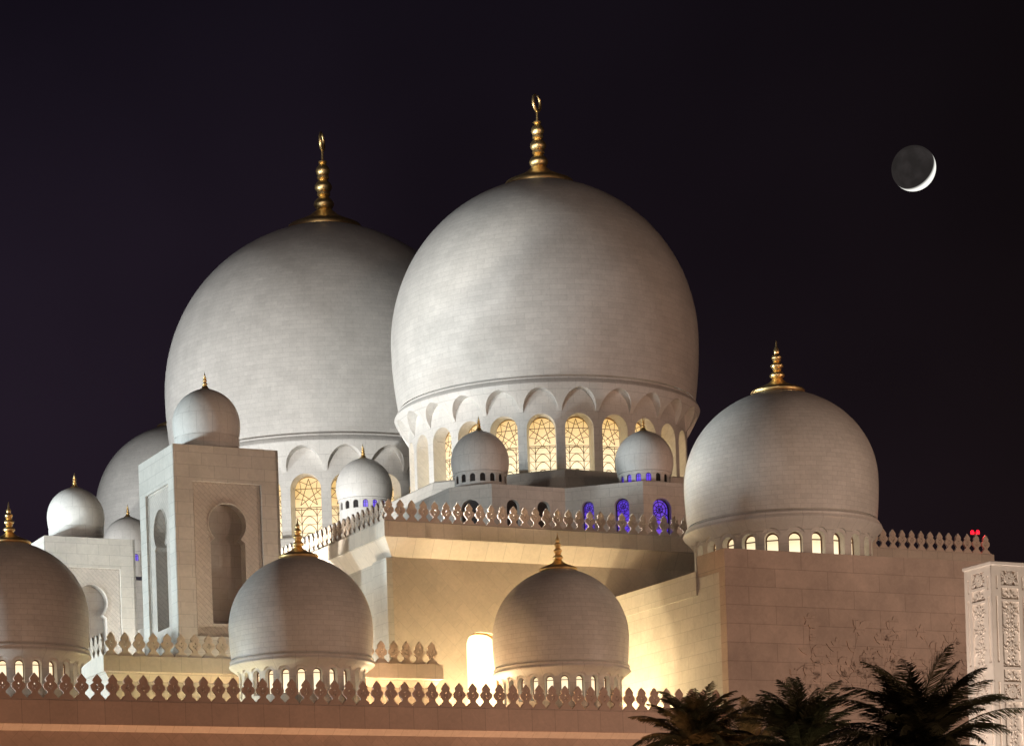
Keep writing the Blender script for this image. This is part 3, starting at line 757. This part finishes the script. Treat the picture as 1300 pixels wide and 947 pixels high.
# podium of the far dome
pod3 = thing('dome_podium', 'white podium far at the left, in the gap between the two square towers', 'building')
q1 = plan(pt(140, 728, 268)); poly = [q1, q1+U*9, q1+U*9+V*8, q1+V*8]
bm = bmesh.new(); loft(bm, poly, [(0, 14), (0, pt(140, 735, 268).z)]); obj('podium_wall', bm, M_wall, pod3)
oc = [Vector((fc[0]+fR*1.10*math.cos(math.radians(26.67)+PI/8+k*PI/4), fc[1]+fR*1.10*math.sin(math.radians(26.67)+PI/8+k*PI/4), 0)) for k in range(8)]
bm = bmesh.new(); loft(bm, oc, [(.6, 20), (.3, fz_-.65*fR)]); obj('drum_base', bm, M_wall, pod3)
t = thing('podium_dome', 'small pale blue dome peeking out between the two square towers', 'dome', 'small domes on the podiums')
small_dome('podium_dome', 164, 708, 270, 32, True, (G_purple, M_dark, -.2, 1), t)

# ------------------------------------------------------------------ square towers
def keyhole(cx, z0, zt, hwj, rad):
    """horseshoe arch on straight jambs"""
    pts = [(cx-hwj, z0), (cx+hwj, z0)]
    cz = zt-rad*1.05; a0 = -math.asin(min(.95, .62)); neck = hwj*.80
    pts += [(cx+hwj, cz-rad*.92), (cx+hwj*.98, cz-rad*.86), (cx+neck, cz-rad*.74)]
    n = 22; start = -math.acos(neck/rad*.98)
    for i in range(n+1):
        a = start+(PI-2*start)*i/n
        x = rad*math.cos(a); y = rad*math.sin(a)
        if y > 0: y += rad*.06*(1-abs(x/rad))
        pts.append((cx+x, cz+y))
    pts += [(cx-neck, cz-rad*.74), (cx-hwj*.98, cz-rad*.86), (cx-hwj, cz-rad*.92)]
    return pts
def tower(u0, v0, label, domepx, D, name='square_tower'):
    W = 6.05; Z = 31.0; Z0 = 8
    t = thing(name, label, 'tower', 'square towers with horseshoe niches')
    bm = bmesh.new()
    faces = []
    c = [bp(u0, v0), bp(u0+W, v0), bp(u0+W, v0+W), bp(u0, v0+W)]
    for k in range(4):
        a, b = c[k], c[(k+1) % 4]; d = (b-a).normalized(); n_ = Vector((d.y, -d.x, 0))
        M = Matrix(((d.x, 0, n_.x, a.x), (d.y, 0, n_.y, a.y), (0, 1, 0, 0), (0, 0, 0, 1)))
        pan = [(1.05, Z-10.4), (W-1.05, Z-10.4), (W-1.05, Z-1.95), (1.05, Z-1.95)]
        plate(bm, [(0, Z0), (W, Z0), (W, Z), (0, Z)], [pan], M, .16, back=False)
        faces.append((M, pan))
    bm.faces.new([bm.verts.new((q.x, q.y, Z)) for q in c])
    obj('tower_wall', bm, M_wall, t)
    for M, pan in faces[:1]+faces[3:]:
        kh = keyhole(W/2, Z-9.65, Z-3.0, 1.0, 1.12)
        bm = bmesh.new()
        plate(bm, [(x, y) for x, y in pan], [kh], M @ Matrix.Translation((0, 0, -.155)), .75, back=False)
        pnl = obj('arch_panel', bm, M_herring, t)
        bm = bmesh.new()
        quad(bm, *[M @ Vector((x, y, -.9)) for x, y in pan]); obj('niche_back', bm, M_niche, pnl)
        bm = bmesh.new()
        strip(bm, kh[2:], .07, M @ Matrix.Translation((0, 0, -.15)), .03)
        strip(bm, [(pan[0][0]+.12, pan[0][1]), (pan[0][0]+.12, pan[2][1]-.12), (pan[1][0]-.12, pan[2][1]-.12), (pan[1][0]-.12, pan[1][1])], .10, M @ Matrix.Translation((0, 0, -.15)), .03)
        obj('arch_trim', bm, M_herring, pnl)
    q = bp(u0+W/2, v0+W/2)
    # dome sitting on the tower
    dm = bmesh.new(); R = 1.88; zr = Z+1.05
    lathe(dm, dome_profile(R, 1.50*R, zr, .955*R, 30), 72, (q.x, q.y, 0))
    sh = obj('dome', dm, M_smooth, t, smooth=40, keep_uv=True, normals=False)
    f = obj('finial', finial_mesh('small', R), M_gold, sh, smooth=50); f.location = (q.x, q.y, zr+1.50*R)
    dm = bmesh.new()
    lathe(dm, [(.90*R, Z), (.90*R, Z+.28), (.93*R, Z+.30), (.945*R, Z+.34), (.945*R, Z+.56), (.96*R, Z+.60), (.96*R, zr-.03), (.93*R, zr-.02), (.93*R, zr+.01), (.955*R, zr+.02)], 72, (q.x, q.y, 0))
    obj('drum', dm, M_smooth, t, smooth=30, keep_uv=True, normals=False)
    return t
tower(44.07, 128.9, 'near square tower with a dark horseshoe niche, left of the largest dome', None, 0)
tower(45.0, 157.6, 'far white square tower with a round dome, near the left edge', None, 0)

# ------------------------------------------------------------------ carved pylon at the right
py = thing('carved_pylon', 'pale pylon with carved flower panels at the right edge', 'pillar')
pc = pt(1258, 713.6, 90); pu, pv = uv(pc); PW = 1.62; PT = pc.z
c = [bp(pu, pv), bp(pu+PW, pv), bp(pu+PW, pv+PW), bp(pu, pv+PW)]
bm = bmesh.new(); faces = []
panels = [(.52, PT-.27, PT-.80), (.52, PT-.90, PT-1.30), (.52, PT-1.38, PT-3.75), (.52, PT-3.85, PT-4.3), (.52, PT-4.38, PT-4.92), (.52, PT-5.02, PT-5.42), (.52, PT-5.5, PT-7.9)]
for k in range(4):
    a, b = c[k], c[(k+1) % 4]; d = (b-a).normalized(); n_ = Vector((d.y, -d.x, 0))
    M = Matrix(((d.x, 0, n_.x, a.x), (d.y, 0, n_.y, a.y), (0, 1, 0, 0), (0, 0, 0, 1)))
    hl = [[(PW*.26, b_), (PW*.74, b_), (PW*.74, t_), (PW*.26, t_)] for _, t_, b_ in panels]
    hl += [[(PW*x0, PT-3.6), (PW*x1, PT-3.6), (PW*x1, PT-1.2), (PW*x0, PT-1.2)] for x0, x1 in ((.10, .16), (.84, .90))]
    hl += [[(PW*x0, PT-7.6), (PW*x1, PT-7.6), (PW*x1, PT-4.3), (PW*x0, PT-4.3)] for x0, x1 in ((.10, .16), (.84, .90))]
    hl += [[(PW*x0, PT-.95), (PW*x1, PT-.95), (PW*x1, PT-.45), (PW*x0, PT-.45)] for x0, x1 in ((.12, .17), (.83, .88))]
    plate(bm, [(0, 0), (PW, 0), (PW, PT), (0, PT)], hl, M, .07, back=False); faces.append(M)
bm.faces.new([bm.verts.new((q.x, q.y, PT)) for q in c])
loft(bm, c, [(.002, PT-.09), (.045, PT-.07), (.045, PT+.03), (.02, PT+.05)])
obj('shaft', bm, M_carved, py)
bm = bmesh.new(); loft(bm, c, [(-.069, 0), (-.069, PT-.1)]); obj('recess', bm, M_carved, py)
def scroll(bm, M, cx, cy, r, sgn, a0, wd):
    pts = []
    for i in range(26):
        t = i/25; a = a0+sgn*t*4.6; q = r*(1-.86*t); pts.append((cx+q*math.cos(a), cy+q*math.sin(a)))
    strip(bm, pts, wd, M, .035)
    for s in (6, 13): 
        x, y = pts[s]; a = math.atan2(y-cy, x-cx); plate(bm, leaf_loop(x, y, a-PI/2+sgn*.6, r*.5, r*.26), [], M @ Matrix.Translation((0, 0, .03)), .03, back=False)
for M in (faces[0], faces[3]):
    Mr = M @ Matrix.Translation((0, 0, -.068))
    for i, (_, t_, b_) in enumerate(panels):
        h = t_-b_; x0, x1 = PW*.26, PW*.74; cx = (x0+x1)/2; cy = (t_+b_)/2; hw = (x1-x0)/2
        bm = bmesh.new()
        if i in (0, 4):
            for k in range(8):
                a = k*PI/4
                plate(bm, leaf_loop(cx+.05*math.cos(a+PI/2), cy+.05*math.sin(a+PI/2), a, hw*.42, hw*.30), [], Mr @ Matrix.Translation((0, 0, .05)), .045, back=False)
                scroll(bm, Mr @ Matrix.Translation((0, 0, .005)), cx+hw*.68*math.cos(a+PI/8), cy+hw*.68*math.sin(a+PI/8), hw*.24, 1 if k % 2 else -1, a, .022)
            strip(bm, [(cx+hw*.52*math.cos(2*PI*j/28), cy+hw*.52*math.sin(2*PI*j/28)) for j in range(29)], .028, Mr, .05)
            strip(bm, [(cx+hw*.16*math.cos(2*PI*j/14), cy+hw*.16*math.sin(2*PI*j/14)) for j in range(15)], .03, Mr, .055)
            for sx in (-1, 1):
                for sy in (-1, 1): plate(bm, leaf_loop(cx+sx*hw*.98, cy+sy*h*.48, math.atan2(-sy, -sx)-PI/2, hw*.55, hw*.3), [], Mr @ Matrix.Translation((0, 0, .05)), .045, back=False)
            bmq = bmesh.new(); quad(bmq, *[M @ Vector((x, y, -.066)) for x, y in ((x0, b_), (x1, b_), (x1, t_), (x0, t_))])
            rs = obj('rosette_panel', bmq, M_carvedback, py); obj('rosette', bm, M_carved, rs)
        else:
            nrow = max(1, round(h/.32)); st = h/nrow
            for rI in range(nrow):
                y = b_+st*(rI+.5)
                for s in (-1, 1):
                    scroll(bm, Mr, cx+s*hw*.50, y, hw*.44, s*(1 if rI % 2 else -1), PI/2*(1-s)+.3, .034)
                    scroll(bm, Mr, cx+s*hw*.20, y+st*.45, hw*.22, -s, PI/2*(1+s), .026)
                plate(bm, leaf_loop(cx, y-st*.32, 0, st*.62, hw*.34), [], Mr @ Matrix.Translation((0, 0, .045)), .04, back=False)
            obj('scroll_carving', bm, M_carved, py)

# ------------------------------------------------------------------ palms
M_leaf = plain('palm_leaf', (.15, .145, .075), .55, 0, .35, 5)
M_trunk = plain('palm_trunk', (.12, .085, .06), .9, 0, .4, 6)
def palm(x, y, D, ln, seed, label, nf=66, lift=0.0):
    r = random.Random(seed); c = pt(x, y, D); H = c.z
    t = thing('date_palm', label, 'palm tree', 'date palms before the building', (c.x, c.y, 0))
    bm = bmesh.new(); prof = []
    nz_ = int(H/.16)
    for i in range(nz_+1):
        z = H*i/nz_; prof.append((.26-.05*z/H+(.045 if i % 2 else 0), z))
    prof.append((0, H+.1)); lathe(bm, prof, 14); obj('trunk', bm, M_trunk, t, smooth=20)
    bm = bmesh.new()
    for k in range(nf):
        az = k*2.39996+r.uniform(-.2, .2)
        el = math.radians(r.choice((84, 75, 65, 55, 44, 30, 14, -8))+r.uniform(-8, 8))
        L_ = ln*r.uniform(.8, 1.1); n = 26; dh = Vector((math.cos(az), math.sin(az), 0))
        p = Vector((0, 0, H)); e = el; pts = [p.copy()]; dirs = []
        droop = r.uniform(.9, 1.5)
        for i in range(n):
            d = dh*math.cos(e)+Vector((0, 0, math.sin(e))); dirs.append(d)
            p = p+d*(L_/n); pts.append(p.copy()); e -= droop/n*(0.35+1.4*i/n)
        dirs.append(dirs[-1])
        tube(bm, pts, .028, 4, .006)
        side = Vector((-dh.y, dh.x, 0)); tw = r.uniform(-.5, .5)
        for i in range(3, n):
            for h_ in (0, .34, .67):
                q = pts[i].lerp(pts[i+1], h_); d = dirs[i]; up = side.cross(d).normalized()
                u = i/n; ll = L_*.21*(math.sin(PI*min(1, u*.9+.12))**.6)
                for s in (-1, 1):
                    v = (side*s*math.cos(tw*s+.35)+up*(math.sin(.35+tw*s)*.75)).normalized()
                    out = (d*r.uniform(.75, 1.0)+v*r.uniform(.75, .95)).normalized()
                    tip = q+out*ll*r.uniform(.8, 1.2)+Vector((0, 0, -.28*ll*r.random()))
                    wv = d.cross(out).normalized().cross(out)*.015
                    md = q.lerp(tip, .45)
                    a1 = bm.verts.new(q-wv*.6); a2 = bm.verts.new(q+wv*.6); b1 = bm.verts.new(md+wv); b2 = bm.verts.new(md-wv); tp = bm.verts.new(tip)
                    bm.faces.new([a1, a2, b1, b2]); bm.faces.new([b2, b1, tp])
    obj('crown', bm, M_leaf, t, normals=False)
    return t
palm(884, 948, 74, 2.2, 1, 'leftmost date palm, its crown over the end of the front wall')
palm(955, 962, 82, 2.3, 5, 'low date palm showing only frond tips between two taller crowns', 34)
palm(1018, 958, 72, 2.5, 2, 'middle date palm in front of the brown block')
palm(1170, 962, 62, 2.8, 3, 'largest date palm, beside the carved pylon', 84)

# ------------------------------------------------------------------ moon and red beacon
mo = pt(1160, 214, 3000); Rm = 28*3000/F
bm = bmesh.new(); bmesh.ops.create_uvsphere(bm, u_segments=256, v_segments=160, radius=Rm)
m, n, l, b = new_mat('moon_surface')
t = n.new('ShaderNodeTexCoord'); no = n.new('ShaderNodeTexNoise'); no.inputs['Scale'].default_value = .05; no.inputs['Detail'].default_value = 6
l.new(t.outputs['Object'], no.inputs['Vector'])
cr = n.new('ShaderNodeValToRGB'); cr.color_ramp.elements[0].position = .4; cr.color_ramp.elements[0].color = (.022, .019, .018, 1)
cr.color_ramp.elements[1].position = .65; cr.color_ramp.elements[1].color = (.035, .030, .029, 1); l.new(no.outputs['Fac'], cr.inputs[0])
ge = n.new('ShaderNodeNewGeometry'); dt = n.new('ShaderNodeVectorMath'); dt.operation = 'DOT_PRODUCT'
vd = (mo-Vector((0, 0, CZ))).normalized(); rgt = vd.cross(Vector((0, 0, 1))).normalized(); upv = rgt.cross(vd)
phi = math.radians(42); sd = vd*math.cos(phi)+(rgt*.63-upv*.777)*math.sin(phi); dt.inputs[1].default_value = sd
l.new(ge.outputs['Normal'], dt.inputs[0])
st = n.new('ShaderNodeMapRange'); st.inputs[1].default_value = -.02; st.inputs[2].default_value = .16; l.new(dt.outputs['Value'], st.inputs[0])
mxx = n.new('ShaderNodeMix'); mxx.data_type = 'RGBA'; l.new(st.outputs[0], mxx.inputs[0]); l.new(cr.outputs[0], mxx.inputs[6]); mxx.inputs[7].default_value = (1.1, 1.08, 1.0, 1)  # sunlit crescent and dim disc painted into the emission colour
b.inputs['Base Color'].default_value = (0, 0, 0, 1); b.inputs['Specular IOR Level'].default_value = 0
l.new(mxx.outputs[2], b.inputs['Emission Color']); b.inputs['Emission Strength'].default_value = 1
o = obj('moon', bm, m, smooth=180); o.location = mo
tag(o, 'dim grey moon with a thin bright crescent at its lower right', 'moon')

bq = on_v(1238, 681, 125.5)
t = thing('warning_beacon', 'red warning light glowing behind the last merlon at the right', 'beacon', None, (bq.x, bq.y, HZ))
bm = bmesh.new(); tube(bm, [(0, 0, 0), (0, 0, bq.z-HZ+.1)], .04, 8); obj('mast', bm, M_dark, t)
bm = bmesh.new(); box(bm, (-.3, -.06, bq.z-HZ+.1), (.6, 0, 0), (0, .12, 0), (0, 0, .06)); obj('bracket', bm, M_dark, t)
mr_, n, l, b = new_mat('red_lamp'); b.inputs['Emission Color'].default_value = (1, .006, .02, 1); b.inputs['Emission Strength'].default_value = 3; b.inputs['Base Color'].default_value = (.4, .01, .01, 1)
for s in (-.17, .17):
    bm = bmesh.new(); lathe(bm, [(0, 0), (.10, 0), (.12, .08), (.10, .18), (.05, .24), (0, .25)], 16, (s, 0, bq.z-HZ+.16)); obj('red_lamp', bm, mr_, t, smooth=40)
lp = lamp('POINT', 'beacon_glow', bp(uv(bq)[0]-.2, 124.7, bq.z+.1), 70, (1, .03, .04), .12)
